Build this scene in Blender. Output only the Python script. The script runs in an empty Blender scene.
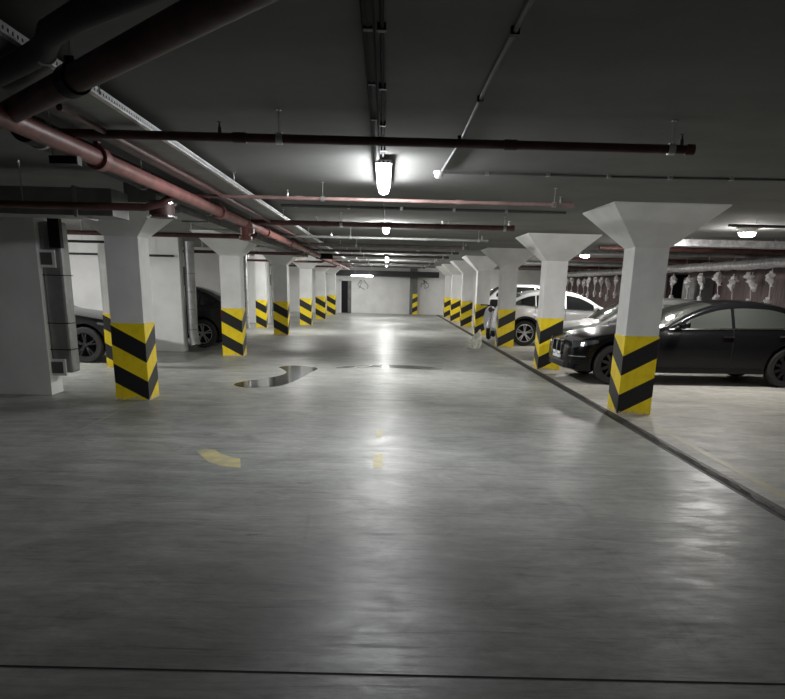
import bpy, math, random
from mathutils import Vector, Matrix
random.seed(7)
PI = math.pi
C = bpy.context.scene.collection
SC = bpy.context.scene

# ------------------------------------------------------------------ materials
def new_mat(name):
    m = bpy.data.materials.new(name); m.use_nodes = True
    nt = m.node_tree
    return m, nt, nt.nodes['Principled BSDF']

def mat(name, col, rough=0.5, metal=0.0, var=0.0, scale=6.0, bump=0.0, coat=0.0, stretch=(1, 1, 1), spec=0.5, col2=None, fac=(0.4, 0.6)):
    m, nt, b = new_mat(name)
    b.inputs['Base Color'].default_value = (*col, 1)
    b.inputs['Roughness'].default_value = rough
    b.inputs['Metallic'].default_value = metal
    b.inputs['Specular IOR Level'].default_value = spec
    if coat:
        b.inputs['Coat Weight'].default_value = coat
        b.inputs['Coat Roughness'].default_value = 0.06
    tc = nt.nodes.new('ShaderNodeTexCoord')
    mp = nt.nodes.new('ShaderNodeMapping'); mp.inputs['Scale'].default_value = stretch
    nt.links.new(tc.outputs['Object'], mp.inputs['Vector'])
    n = nt.nodes.new('ShaderNodeTexNoise'); n.inputs['Scale'].default_value = scale
    n.inputs['Detail'].default_value = 6; n.inputs['Roughness'].default_value = 0.6
    nt.links.new(mp.outputs['Vector'], n.inputs['Vector'])
    if var or col2:
        r = nt.nodes.new('ShaderNodeValToRGB')
        r.color_ramp.elements[0].position = fac[0]; r.color_ramp.elements[1].position = fac[1]
        c2 = col2 if col2 else tuple(min(1, c * (1 + var)) for c in col)
        c1 = col if col2 else tuple(c * (1 - var) for c in col)
        r.color_ramp.elements[0].color = (*c1, 1); r.color_ramp.elements[1].color = (*c2, 1)
        nt.links.new(n.outputs['Fac'], r.inputs['Fac'])
        nt.links.new(r.outputs['Color'], b.inputs['Base Color'])
    if bump:
        bp = nt.nodes.new('ShaderNodeBump'); bp.inputs['Strength'].default_value = bump
        bp.inputs['Distance'].default_value = 0.01
        nt.links.new(n.outputs['Fac'], bp.inputs['Height'])
        nt.links.new(bp.outputs['Normal'], b.inputs['Normal'])
    return m

def emit(name, col, s):
    m, nt, b = new_mat(name)
    b.inputs['Base Color'].default_value = (0.8, 0.8, 0.8, 1)
    b.inputs['Emission Color'].default_value = (*col, 1)
    b.inputs['Emission Strength'].default_value = s
    return m

def floor_mat(name, c_dark, c_mid, c_light, r0, r1, scale=1.0):
    m, nt, b = new_mat(name)
    L = nt.links
    tc = nt.nodes.new('ShaderNodeTexCoord')
    def noise(sc, stretch, det=8, rough=0.6, rot=0.0, dist=0.0):
        mp = nt.nodes.new('ShaderNodeMapping'); mp.inputs['Scale'].default_value = stretch
        mp.inputs['Rotation'].default_value = (0, 0, rot)
        L.new(tc.outputs['Object'], mp.inputs['Vector'])
        n = nt.nodes.new('ShaderNodeTexNoise'); n.inputs['Scale'].default_value = sc
        n.inputs['Detail'].default_value = det; n.inputs['Roughness'].default_value = rough
        n.inputs['Distortion'].default_value = dist
        L.new(mp.outputs['Vector'], n.inputs['Vector'])
        return n.outputs['Fac']
    def ramp(f, a, b_, ca, cb):
        r = nt.nodes.new('ShaderNodeValToRGB')
        r.color_ramp.elements[0].position = a; r.color_ramp.elements[1].position = b_
        r.color_ramp.elements[0].color = (*ca, 1); r.color_ramp.elements[1].color = (*cb, 1)
        L.new(f, r.inputs['Fac']); return r.outputs['Color']
    def mix(mode, fac, a, b_):
        x = nt.nodes.new('ShaderNodeMix'); x.data_type = 'RGBA'; x.blend_type = mode
        if isinstance(fac, float): x.inputs['Factor'].default_value = fac
        else: L.new(fac, x.inputs['Factor'])
        L.new(a, x.inputs['A']); L.new(b_, x.inputs['B']); return x.outputs['Result']
    big = ramp(noise(0.45 * scale, (1, 0.6, 1), 5, 0.55, 0.15), 0.33, 0.66, c_dark, c_light)
    med = ramp(noise(1.7 * scale, (0.7, 1.5, 1), 8, 0.7, 0.25, 1.2), 0.36, 0.64, (0.70, 0.70, 0.70), (1.12, 1.12, 1.12))
    col = mix('MULTIPLY', 1.0, big, med)
    fine = ramp(noise(14, (0.7, 1.4, 1), 10, 0.75), 0.3, 0.7, (0.80, 0.80, 0.80), (1.12, 1.12, 1.11))
    col = mix('MULTIPLY', 1.0, col, fine)
    # float streaks left by the trowelling machine and tyres
    st = ramp(noise(2.2, (0.35, 2.6, 1), 9, 0.7, 0.5, 1.2), 0.56, 0.66, (1, 1, 1), (0.72, 0.72, 0.71))
    col = mix('MULTIPLY', 1.0, col, st)
    st2 = ramp(noise(1.4, (2.4, 0.4, 1), 8, 0.7, -0.35, 1.0), 0.60, 0.70, (1, 1, 1), (0.84, 0.84, 0.84))
    col = mix('MULTIPLY', 1.0, col, st2)
    L.new(col, b.inputs['Base Color'])
    mr = nt.nodes.new('ShaderNodeMapRange')
    mr.inputs['From Min'].default_value = 0.3; mr.inputs['From Max'].default_value = 0.7
    mr.inputs['To Min'].default_value = r0; mr.inputs['To Max'].default_value = r1
    L.new(noise(2.6, (1.0, 1.6, 1), 9, 0.7, 0.7, 0.8), mr.inputs['Value'])
    L.new(mr.outputs['Result'], b.inputs['Roughness'])
    # fine trowel scratches: worn dull arcs in the sealed surface
    sc = ramp(noise(5.0, (0.25, 5.0, 1), 8, 0.75, 0.95, 1.5), 0.50, 0.62, (0, 0, 0), (1, 1, 1))
    ad = nt.nodes.new('ShaderNodeMath'); ad.operation = 'MULTIPLY_ADD'; ad.inputs[1].default_value = 0.13
    L.new(sc, ad.inputs[0]); L.new(mr.outputs['Result'], ad.inputs[2]); L.new(ad.outputs[0], b.inputs['Roughness'])
    sc2 = ramp(noise(5.0, (0.25, 5.0, 1), 8, 0.75, 0.95, 1.5), 0.50, 0.62, (1, 1, 1), (0.86, 0.86, 0.86))
    col = mix('MULTIPLY', 1.0, col, sc2); L.new(col, b.inputs['Base Color'])
    bp = nt.nodes.new('ShaderNodeBump'); bp.inputs['Strength'].default_value = 0.30; bp.inputs['Distance'].default_value = 0.008
    L.new(noise(9, (0.6, 1.5, 1), 9, 0.75, 0.5, 0.5), bp.inputs['Height'])
    L.new(bp.outputs['Normal'], b.inputs['Normal'])
    b.inputs['Specular IOR Level'].default_value = 0.30
    return m

def stripe_mat():
    # hazard chevrons: bands at height z - k * (distance round the corner), apex on the corner the origin sits on
    m, nt, b = new_mat('hazard_paint'); L = nt.links
    tc = nt.nodes.new('ShaderNodeTexCoord'); sp = nt.nodes.new('ShaderNodeSeparateXYZ')
    L.new(tc.outputs['Object'], sp.inputs[0])
    def math_(op, a, b_=None):
        n = nt.nodes.new('ShaderNodeMath'); n.operation = op
        for i, v in enumerate((a, b_)):
            if v is None: continue
            if isinstance(v, (int, float)): n.inputs[i].default_value = v
            else: L.new(v, n.inputs[i])
        return n.outputs[0]
    d = math_('ADD', math_('ABSOLUTE', sp.outputs['X']), math_('ABSOLUTE', sp.outputs['Y']))
    h = math_('SUBTRACT', sp.outputs['Z'], math_('MULTIPLY', d, 0.53))
    f = math_('MODULO', math_('ADD', h, 1.02), 0.51)
    k = math_('LESS_THAN', f, 0.255)
    low = math_('GREATER_THAN', h, -0.001)
    k = math_('MULTIPLY', k, low)
    no = nt.nodes.new('ShaderNodeTexNoise'); no.inputs['Scale'].default_value = 9; no.inputs['Detail'].default_value = 8
    L.new(tc.outputs['Object'], no.inputs['Vector'])
    ry = nt.nodes.new('ShaderNodeValToRGB')
    ry.color_ramp.elements[0].color = (0.90, 0.65, 0.010, 1); ry.color_ramp.elements[1].color = (1.0, 0.77, 0.018, 1)
    ry.color_ramp.elements[0].position = 0.3; ry.color_ramp.elements[1].position = 0.55
    L.new(no.outputs['Fac'], ry.inputs['Fac'])
    x = nt.nodes.new('ShaderNodeMix'); x.data_type = 'RGBA'
    L.new(k, x.inputs['Factor']); L.new(ry.outputs['Color'], x.inputs['A']); x.inputs['B'].default_value = (0.015, 0.015, 0.017, 1)
    # scuffed paint just above the floor
    no2 = nt.nodes.new('ShaderNodeTexNoise'); no2.inputs['Scale'].default_value = 16; no2.inputs['Detail'].default_value = 6
    L.new(tc.outputs['Object'], no2.inputs['Vector'])
    s = math_('MULTIPLY', math_('LESS_THAN', sp.outputs['Z'], math_('MULTIPLY', math_('SUBTRACT', no2.outputs['Fac'], 0.42), 0.30)), 0.8)
    y = nt.nodes.new('ShaderNodeMix'); y.data_type = 'RGBA'
    L.new(s, y.inputs['Factor']); L.new(x.outputs['Result'], y.inputs['A']); y.inputs['B'].default_value = (0.55, 0.52, 0.42, 1)
    L.new(y.outputs['Result'], b.inputs['Base Color'])
    b.inputs['Roughness'].default_value = 0.45
    return m

M = {}
M['floor'] = floor_mat('concrete_floor', (0.27, 0.28, 0.265), (0.27, 0.27, 0.27), (0.52, 0.525, 0.50), 0.25, 0.50)
M['floor_bay'] = floor_mat('concrete_bay_floor', (0.42, 0.405, 0.37), (0.45, 0.45, 0.4), (0.56, 0.54, 0.49), 0.38, 0.62, 1.2)
M['ceiling'] = mat('ceiling_concrete', (0.19, 0.19, 0.18), 0.9, var=0.10, scale=0.8, bump=0.15)
M['white_wall'] = mat('white_wall_paint', (0.80, 0.80, 0.79), 0.8, var=0.05, scale=1.2, bump=0.1)
M['column'] = mat('column_paint', (0.76, 0.76, 0.75), 0.8, var=0.05, scale=2.0, bump=0.15)
M['stripe'] = stripe_mat()
M['brown_wall'] = mat('brown_wall_cladding', (0.055, 0.035, 0.036), 0.6, scale=3.0, bump=0.6, stretch=(1, 6, 0.6), col2=(0.20, 0.135, 0.135), fac=(0.35, 0.7))
M['red_pipe'] = mat('red_pipe_paint', (0.27, 0.105, 0.095), 0.45, var=0.25, scale=5, bump=0.1)
M['dark_pipe'] = mat('oxide_pipe_paint', (0.10, 0.042, 0.038), 0.5, var=0.25, scale=6)
M['greyish_pipe'] = mat('greyish_pipe_paint', (0.13, 0.11, 0.105), 0.5, var=0.2, scale=5)  # greyer pipe tone for the far cross pipes
M['pink_pipe'] = mat('lit_red_pipe_paint', (0.30, 0.19, 0.175), 0.5, var=0.18, scale=5)  # dark red pipe paint with the lamplight put into its colour
M['black_pipe'] = mat('black_insulation', (0.018, 0.018, 0.019), 0.6, var=0.2, scale=10, bump=0.2)
M['galv'] = mat('galvanised_steel', (0.42, 0.43, 0.43), 0.5, 0.5, var=0.15, scale=5)
M['galv_dull'] = mat('dull_galvanised_duct', (0.27, 0.275, 0.27), 0.5, 0.5, var=0.15, scale=2.5, bump=0.1)
M['steel'] = mat('zinc_rod', (0.6, 0.6, 0.6), 0.35, 0.9)
M['conduit'] = mat('grey_conduit', (0.10, 0.10, 0.10), 0.6)
M['black_cable'] = mat('black_cable', (0.012, 0.012, 0.012), 0.7, spec=0.15)
M['foil'] = mat('foil_duct_wrap', (0.75, 0.75, 0.76), 0.3, 0.6, var=0.2, scale=9, bump=0.8)
M['white_plastic'] = mat('white_plastic', (0.75, 0.75, 0.74), 0.45)
M['grille'] = mat('vent_mesh', (0.10, 0.10, 0.10), 0.6)
M['black'] = mat('black_enamel', (0.010, 0.010, 0.011), 0.5, spec=0.2)
M['door_grey'] = mat('dark_grey_door', (0.035, 0.035, 0.04), 0.4)
M['joint'] = mat('joint_filler', (0.012, 0.010, 0.008), 0.8, scale=18, col2=(0.12, 0.10, 0.08), fac=(0.58, 0.78), bump=0.5)
M['joint_edge'] = mat('joint_edge_steel', (0.035, 0.031, 0.026), 0.55, 0.3, var=0.4, scale=14)
M['saw'] = mat('saw_cut', (0.012, 0.012, 0.012), 0.9)
M['yellow_mark'] = mat('worn_yellow_floor_paint', (0.60, 0.52, 0.24), 0.5, scale=7, col2=(0.40, 0.38, 0.28), fac=(0.40, 0.65))
M['yellow_line'] = mat('faded_yellow_line', (0.44, 0.41, 0.30), 0.5, scale=5, col2=(0.56, 0.50, 0.28), fac=(0.5, 0.72))
M['water'] = mat('puddle_water', (0.02, 0.021, 0.02), 0.10, spec=0.28)
M['rubber'] = mat('tyre_rubber', (0.016, 0.016, 0.016), 0.75)
M['arch'] = mat('wheel_well', (0.006, 0.006, 0.006), 0.9)
M['paint_black'] = mat('black_car_paint', (0.006, 0.006, 0.007), 0.22, coat=0.15, spec=0.2)
M['paint_dark'] = mat('dark_car_paint', (0.010, 0.011, 0.012), 0.3, coat=0.2, spec=0.3)
M['paint_grey'] = mat('grey_car_paint', (0.14, 0.145, 0.14), 0.5, 0.3, coat=0.25)
M['paint_white'] = mat('white_car_paint', (0.88, 0.88, 0.90), 0.3, coat=1.0)
M['glass_dark'] = mat('tinted_car_glass', (0.012, 0.014, 0.014), 0.04, spec=0.9)
M['glass_grey'] = mat('grey_car_glass', (0.05, 0.055, 0.05), 0.05, spec=1.0)
M['chrome'] = mat('chrome', (0.75, 0.75, 0.76), 0.12, 1.0)
M['rim_silver'] = mat('silver_rim', (0.55, 0.55, 0.56), 0.3, 0.9)
M['rim_dark'] = mat('dark_rim', (0.045, 0.045, 0.048), 0.3, 0.8)
M['headlight'] = mat('headlight_lens', (0.09, 0.095, 0.10), 0.1, 0.2, coat=0.6)
M['tail_red'] = mat('tail_lamp_lens', (0.25, 0.01, 0.01), 0.12, coat=1.0)
M['plate'] = mat('number_plate_white', (0.72, 0.74, 0.76), 0.4)
M['blue'] = mat('badge_blue', (0.03, 0.12, 0.45), 0.3)
M['seat'] = mat('scooter_seat', (0.015, 0.015, 0.015), 0.6)
M['bag'] = mat('pale_sack', (0.66, 0.68, 0.58), 0.5, var=0.25, scale=8, bump=0.8)
M['wrap'] = mat('white_plastic_wrap', (0.85, 0.83, 0.84), 0.35, var=0.1, scale=12, bump=0.9)
M['grey_panel'] = mat('grey_steel_panel', (0.16, 0.16, 0.155), 0.5, 0.3, var=0.2, scale=3)
M['amber'] = mat('amber_lens', (0.5, 0.2, 0.02), 0.2)
LAMP = emit('lamp_diffuser', (1.0, 1.0, 0.98), 62.0)
LAMP_NEAR = emit('near_lamp_diffuser', (0.96, 0.98, 1.0), 27.0)
LAMP_FAR = emit('far_lamp_diffuser', (1.0, 1.0, 0.98), 16.0)
LAMP_BAY = emit('bay_lamp_diffuser', (1.0, 0.97, 0.93), 130.0)
LAMP_DIM = emit('dim_bay_lamp_diffuser', (1.0, 0.98, 0.95), 70.0)
LAMP_LEFT = emit('left_bay_lamp_diffuser', (1.0, 0.99, 0.97), 290.0)

# ------------------------------------------------------------------ mesh helpers
class MB:
    def __init__(self): self.v = []; self.f = []; self.mi = []; self.cur = 0
    def add(self, vs, fs):
        o = len(self.v); self.v += [tuple(p) for p in vs]
        self.f += [tuple(o + i for i in f) for f in fs]; self.mi += [self.cur] * len(fs)
        return self
    def box(self, x0, x1, y0, y1, z0, z1):
        return self.add([(x0, y0, z0), (x1, y0, z0), (x1, y1, z0), (x0, y1, z0), (x0, y0, z1), (x1, y0, z1), (x1, y1, z1), (x0, y1, z1)],
                        [(0, 3, 2, 1), (4, 5, 6, 7), (0, 1, 5, 4), (1, 2, 6, 5), (2, 3, 7, 6), (3, 0, 4, 7)])
    def tube(self, pts, r, n=12, caps=True):
        pts = [Vector(p) for p in pts]; rs = r if isinstance(r, (list, tuple)) else [r] * len(pts)
        vs = []; prev = None
        for i, p in enumerate(pts):
            a = pts[max(0, i - 1)]; b = pts[min(len(pts) - 1, i + 1)]
            t = (b - a).normalized()
            if prev is None:
                u = Vector((0, 0, 1)) if abs(t.z) < 0.9 else Vector((1, 0, 0))
                u = (u - t * u.dot(t)).normalized()
            else:
                u = (prev - t * prev.dot(t)).normalized()
            prev = u; w = t.cross(u)
            for k in range(n):
                an = 2 * PI * k / n
                vs.append(p + (u * math.cos(an) + w * math.sin(an)) * rs[i])
        fs = []
        for i in range(len(pts) - 1):
            for k in range(n):
                a = i * n + k; b = i * n + (k + 1) % n
                fs.append((a, b, b + n, a + n))
        if caps:
            fs.append(tuple(range(n))[::-1]); fs.append(tuple((len(pts) - 1) * n + k for k in range(n)))
        return self.add(vs, fs)
    def lathe(self, prof, c, axis='z', n=24):
        # prof: (radius, along axis)
        vs = []; fs = []; m = len(prof)
        for k in range(n):
            a = 2 * PI * k / n
            for r, h in prof:
                if axis == 'z': vs.append((c[0] + r * math.cos(a), c[1] + r * math.sin(a), c[2] + h))
                elif axis == 'y': vs.append((c[0] + r * math.cos(a), c[1] + h, c[2] + r * math.sin(a)))
                else: vs.append((c[0] + h, c[1] + r * math.cos(a), c[2] + r * math.sin(a)))
        for k in range(n):
            for i in range(m - 1):
                a = k * m + i; b = ((k + 1) % n) * m + i
                fs.append((a, b, b + 1, a + 1))
        return self.add(vs, fs)
    def sphere(self, c, r, n=14, sx=1, sy=1, sz=1):
        vs = []; fs = []
        for i in range(n + 1):
            th = PI * i / n
            for k in range(n * 2):
                a = PI * k / n
                vs.append((c[0] + r * sx * math.sin(th) * math.cos(a), c[1] + r * sy * math.sin(th) * math.sin(a), c[2] + r * sz * math.cos(th)))
        for i in range(n):
            for k in range(2 * n):
                a = i * 2 * n + k; b = i * 2 * n + (k + 1) % (2 * n)
                fs.append((a, a + 2 * n, b + 2 * n, b))
        return self.add(vs, fs)
    def grid(self, rows, closed=False):
        n = len(rows[0]); vs = [p for r in rows for p in r]; fs = []
        for i in range(len(rows) - 1):
            for k in range(n if closed else n - 1):
                a = i * n + k; b = i * n + (k + 1) % n
                fs.append((a, b, b + n, a + n))
        return self.add(vs, fs)
    def xf(self, mtx, start=0):
        for i in range(start, len(self.v)): self.v[i] = tuple(mtx @ Vector(self.v[i]))
        return self

def obj(name, mb, m, parent=None, loc=(0, 0, 0), smooth=35, bevel=0.0):
    me = bpy.data.meshes.new(name)
    me.from_pydata([tuple(p) for p in mb.v], [], mb.f); 
    ms = m if isinstance(m, (list, tuple)) else [m]
    for x in ms: me.materials.append(x)
    if len(ms) > 1:
        for p, i in zip(me.polygons, mb.mi): p.material_index = i
    me.validate(); me.update()
    import bmesh
    bm = bmesh.new(); bm.from_mesh(me); bmesh.ops.remove_doubles(bm, verts=bm.verts, dist=1e-5)
    bmesh.ops.recalc_face_normals(bm, faces=bm.faces); bm.to_mesh(me); bm.free()
    if smooth:
        me.polygons.foreach_set('use_smooth', [True] * len(me.polygons))
        me.set_sharp_from_angle(angle=math.radians(smooth))
    o = bpy.data.objects.new(name, me); C.objects.link(o)
    o.location = loc
    if parent: o.parent = parent
    if bevel:
        bv = o.modifiers.new('bevel', 'BEVEL'); bv.width = bevel; bv.segments = 2; bv.limit_method = 'ANGLE'
    return o

def tag(o, label, cat, group=None, kind=None):
    o['label'] = label; o['category'] = cat
    if group: o['group'] = group
    if kind: o['kind'] = kind
    return o

def thing(name, label, cat, loc=(0, 0, 0), rotz=0.0, group=None):
    o = bpy.data.objects.new(name, None); C.objects.link(o); o.empty_display_size = 0.1
    o.location = loc; o.rotation_euler = (0, 0, rotz)
    return tag(o, label, cat, group)

def struct(name, mb, m, **k):
    o = obj(name, mb, m, **k); o['kind'] = 'structure'; return o

def dup(root, loc, label, rotz=None, group=None):
    r = root.copy(); C.objects.link(r); r.location = loc; r['label'] = label
    if rotz is not None: r.rotation_euler = (0, 0, rotz)
    if group: r['group'] = group
    for ch in list(root.children):
        c = ch.copy(); C.objects.link(c); c.parent = r
        for g in ch.children:
            d = g.copy(); C.objects.link(d); d.parent = c
    return r

ZC = 2.6       # ceiling height
Y0, Y1 = -5.0, 43.4
XL, XR = -11.0, 10.4

# ------------------------------------------------------------------ setting
struct('floor', MB().box(XL, 2.99, Y0, Y1, -0.2, 0), M['floor'], smooth=0)
struct('floor_right', MB().box(3.11, XR, Y0, Y1, -0.2, 0), M['floor_bay'], smooth=0)
struct('trim_1', MB().box(2.99, 3.11, Y0, Y1, -0.2, -0.012), M['joint'], smooth=0)
e = MB(); e.box(2.975, 2.995, Y0, Y1, -0.05, 0.004); 
struct('trim_2', e, M['joint_edge'], smooth=0)
e = MB()
y = Y0; xs = 3.11
rows = []
while y < Y1:
    rows.append([(3.055 + random.uniform(-0.012, 0.02), y, -0.011), (3.085 + random.uniform(-0.01, 0.015), y, 0.003), (3.135, y, 0.0035), (3.14, y, -0.01)])
    y += 0.14
e.grid(rows)
struct('trim_3', e, M['joint_edge'], smooth=0)
# saw cut across the lane just before the camera
struct('trim_4', MB().add([(-11, 2.93, .0012), (2.975, 2.705, .0012), (2.975, 2.721, .0012), (-11, 2.95, .0012)], [(0, 1, 2, 3)]), M['saw'], smooth=0)
struct('trim_5', MB().add([(-3.33, 9.75, .0012), (-3.315, 9.75, .0012), (-3.30, 7.0, .0012), (-3.32, 7.0, .0012)], [(0, 1, 2, 3)]), M['yellow_line'], smooth=0)
struct('ceiling', MB().box(XL, XR, Y0, Y1, ZC, ZC + 0.25), M['ceiling'], smooth=0)
struct('wall_far', MB().box(XL, XR, Y1, Y1 + 0.25, -0.2, ZC + 0.25), M['white_wall'], smooth=0)
struct('wall_back', MB().box(XL, XR, Y0 - 0.25, Y0, -0.2, ZC + 0.25), M['white_wall'], smooth=0)
struct('wall_left', MB().box(XL - 0.25, XL, Y0, Y1, -0.2, ZC + 0.25), M['white_wall'], smooth=0)
# right wall with an open dark doorway 
w = MB(); DY0, DY1, DZ = 25.9, 27.8, 2.2
w.box(XR, XR + 0.25, Y0, DY0, -0.2, ZC + 0.25); w.box(XR, XR + 0.25, DY1, Y1, -0.2, ZC + 0.25); w.box(XR, XR + 0.25, DY0, DY1, DZ, ZC + 0.25)
struct('wall_right', w, M['brown_wall'], smooth=0)
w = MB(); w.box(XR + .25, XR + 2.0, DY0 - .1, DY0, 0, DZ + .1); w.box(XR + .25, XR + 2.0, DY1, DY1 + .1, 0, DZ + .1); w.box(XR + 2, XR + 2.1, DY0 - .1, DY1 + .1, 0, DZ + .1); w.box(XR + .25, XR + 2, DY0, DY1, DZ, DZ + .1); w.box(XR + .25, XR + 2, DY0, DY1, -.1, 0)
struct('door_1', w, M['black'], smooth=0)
# cross walls between the left bays
LW = [10.3, 17.25, 23.9, 30.4, 36.6]
for i, y in enumerate(LW):
    o = struct('wall_left_bay', MB().box(XL, -4.68 if i < 1 else -4.66, y, y + 0.38, 0, ZC), M['white_wall'], smooth=0)
# far door
fd = struct('door_2', MB().box(-2.50, -1.93, Y1 - 0.05, Y1 - 0.01, 0.0, 1.78), M['black'], smooth=0)
f = MB(); f.box(-2.58, -2.50, Y1 - 0.07, Y1, 0, 1.86); f.box(-1.93, -1.85, Y1 - 0.07, Y1, 0, 1.86); f.box(-2.58, -1.85, Y1 - .07, Y1, 1.78, 1.88)
obj('door_frame', f, M['white_wall'], fd, smooth=0)
obj('door_leaf', MB().box(-2.13, -1.94, Y1 - 0.075, Y1 - 0.05, 0.02, 1.77), M['grey_panel'], fd, smooth=0)

# ------------------------------------------------------------------ columns
CW = 0.44
def column_parts(root, side, stripes=True):
    # root origin: the lane-side front corner of the shaft; side=+1 right row, -1 left row
    s = side
    def bx(a, b): return (min(a * s, b * s), max(a * s, b * s))
    x0, x1 = bx(0, CW)
    obj('shaft', MB().box(x0, x1, 0, CW, 0, 2.14), M['column'], root, smooth=0, bevel=0.006)
    c = MB()
    fl = 0.50; fly = 0.60
    lo = [(0, 0), (CW, 0), (CW, CW), (0, CW)]
    hi = [(-fl, -fly), (CW + fl - .05, -fly), (CW + fl - .05, CW + fly - .22), (-fl, CW + fly - .22)]
    vs = [(p[0] * s, p[1], 2.13) for p in lo] + [(p[0] * s, p[1], 2.585) for p in hi] + [(p[0] * s, p[1], ZC) for p in hi]
    c.add(vs, [(3, 2, 1, 0), (0, 1, 5, 4), (1, 2, 6, 5), (2, 3, 7, 6), (3, 0, 4, 7), (4, 5, 9, 8), (5, 6, 10, 9), (6, 7, 11, 10), (7, 4, 8, 11), (8, 9, 10, 11)])
    obj('capital', c, M['column'], root, smooth=0)
    if stripes:
        e = 0.006
        b = MB(); a0, a1 = bx(-e, CW + e)
        b.box(a0, a1, -e, CW + e, 0.0, 1.03)
        o = obj('hazard_stripe_band', b, M['stripe'], root, smooth=0)
        o['label'] = 'yellow and black chevron paint round the column foot'

RC = [9.68, 15.0, 20.6, 25.9, 30.8, 35.6, 39.7]
rl = ['large striped column on the right, nearest, in front of the black sedan',
      'striped column at the nose of the black sedan',
      'striped column beside the rear wheel of the white hatchback',
      'striped column with the white scooter parked on its near side',
      'striped column with the pale sack leaning towards it, right row',
      'sixth striped column from the front in the right row',
      'last and smallest striped column of the right row, near the far wall']
root = None
for i, (y, l) in enumerate(zip(RC, rl)):
    if root is None:
        root = thing('concrete_column', l, 'column', (3.165, y, 0), group='striped columns along the right of the lane'); column_parts(root, 1)
    else: dup(root, (3.17, y, 0), l)
LC = [10.0, 16.45, 23.5, 29.4, 34.6, 39.6]
ll = ['large striped column on the left, nearest, beside the cross duct',
      'striped column hiding the back of the dark sedan on the left',
      'third striped column from the front in the left row',
      'fourth striped column from the front in the left row',
      'fifth striped column from the front in the left row',
      'last striped column of the left row, in shade beside the far door']
root = None
for (y, l), lx in zip(zip(LC, ll), (-3.22, -3.14, -3.04, -2.88, -2.74, -2.60)):
    if root is None:
        root = thing('concrete_column', l, 'column', (-3.22, y, 0), group='striped columns along the left of the lane'); column_parts(root, -1)
    else: dup(root, (lx, y, 0), l)
# slimmer striped posts inside the left bays
def slim(label, x, y):
    r = thing('concrete_post', label, 'column', (x, y, 0), group='slim striped posts inside the left bays')
    obj('shaft', MB().box(-0.36, 0, 0, 0.3, 0, ZC), M['column'], r, smooth=0)
    obj('hazard_stripe_band', MB().box(-0.366, 0.006, -0.006, 0.306, 0, 0.98), M['stripe'], r, smooth=0)
slim('slim striped post at the nose of the black car in the left bay', -4.80, 13.75)
slim('slim striped post standing deeper in the bays, behind the left row', -4.27, 27.0)
r = thing('striped_pilaster', 'thin dark pilaster with yellow chevrons on the white far wall', 'pilaster', (1.43, Y1 - .42, 0))
obj('shaft', MB().box(0, 0.42, 0.0, 0.42, 0, ZC), M['grey_panel'], r, smooth=0)
obj('hazard_stripe_band', MB().box(0.16, 0.45, -0.02, 0.42, 0, 1.15), M['stripe'], r, smooth=0)

# ------------------------------------------------------------------ lights
def batten(label, x, y, zb, L, group='batten lamps along the lane', on=LAMP, rot=0.0, hang=True):
    r = thing('batten_lamp', label, 'lamp', (x, y, zb), rot, group)
    h = MB(); h.box(-0.068, 0.068, -L / 2 - .005, L / 2 + .005, 0.06, 0.088)
    obj('housing', h, M['white_plastic'], r, smooth=0, bevel=0.008)
    d = MB(); prof = [(.052, .062), (.052, .045), (.046, .02), (.03, .004), (0, 0), (-.03, .004), (-.046, .02), (-.052, .045), (-.052, .062)]
    d.grid([[(px, yy, pz) for px, pz in prof] for yy in (-L / 2, L / 2)])
    for yy in (-L / 2, L / 2): d.add([(px, yy, pz) for px, pz in prof], [tuple(range(9))])
    obj('diffuser', d, on, r)
    for s in (-1, 1):
        for k in range(3):
            yy = s * (L / 2 + .003); c = MB(); c.box(-.04 + k * .034, -.028 + k * .034, yy - .006, yy + .006, .05, .08)
            obj('clip', c, M['black'], r, smooth=0)
    for s in (-1, 1):
        b = MB(); b.tube([(0, s * L * 0.33, 0.085), (0, s * L * 0.33, ZC - zb)], 0.006, 6)
        b.box(-0.02, 0.02, s * L * .33 - .03, s * L * .33 + .03, ZC - zb - .006, ZC - zb)
        obj('bracket', b, M['steel'], r, smooth=0)
    return r
batten('nearest lit batten lamp above the lane', -0.03, 7.1, 2.475, 1.55, on=LAMP_NEAR)
batten('second lit batten lamp above the lane', 0.0, 13.3, 2.49, 1.2)
batten('third lit batten lamp above the lane', 0.05, 26.0, 2.49, 1.2)
batten('fourth lit batten lamp above the lane', 0.06, 32.0, 2.49, 1.2)
batten('last lit batten lamp above the lane, before the far wall', 0.06, 37.6, 2.49, 1.2)
batten('lit batten lamp hung low before the far wall, left of the lane centre', -1.25, 41.2, 2.02, 1.15, rot=PI / 2, on=LAMP_FAR)
batten('lit batten lamp over the left row of columns', -3.08, 25.2, 2.42, 0.7, 'batten lamps along the lane', LAMP, PI / 2)
def bulkhead(label, x, y, zb=2.47, s=1.0):
    on = (LAMP_LEFT if y < 15 else LAMP_DIM) if x < 0 else LAMP_DIM if y < 9 or y > 38 else LAMP_BAY
    r = thing('bulkhead_lamp', label, 'lamp', (x, y, zb), 0, 'round bulkhead lamps over the bays')
    b = MB(); b.lathe([(0.0, ZC - zb), (0.13, ZC - zb), (0.14, 0.06), (0.125, 0.05), (0, 0.05)], (0, 0, 0), 'z', 24)
    obj('housing', b, M['white_plastic'], r)
    d = MB(); d.lathe([(0.122, 0.05), (0.115, 0.02), (0.08, 0.0), (0.0, -0.01)], (0, 0, 0), 'z', 24)
    obj('diffuser', d, on, r)
bulkhead('round lamp on the ceiling above the black sedan, rightmost', 5.75, 12.2)
bulkhead('round lamp on the ceiling above the white hatchback', 5.6, 21.4)
bulkhead('round lamp half hidden behind the nearest right column, over the parked cars', 5.55, 16.1)
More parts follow.
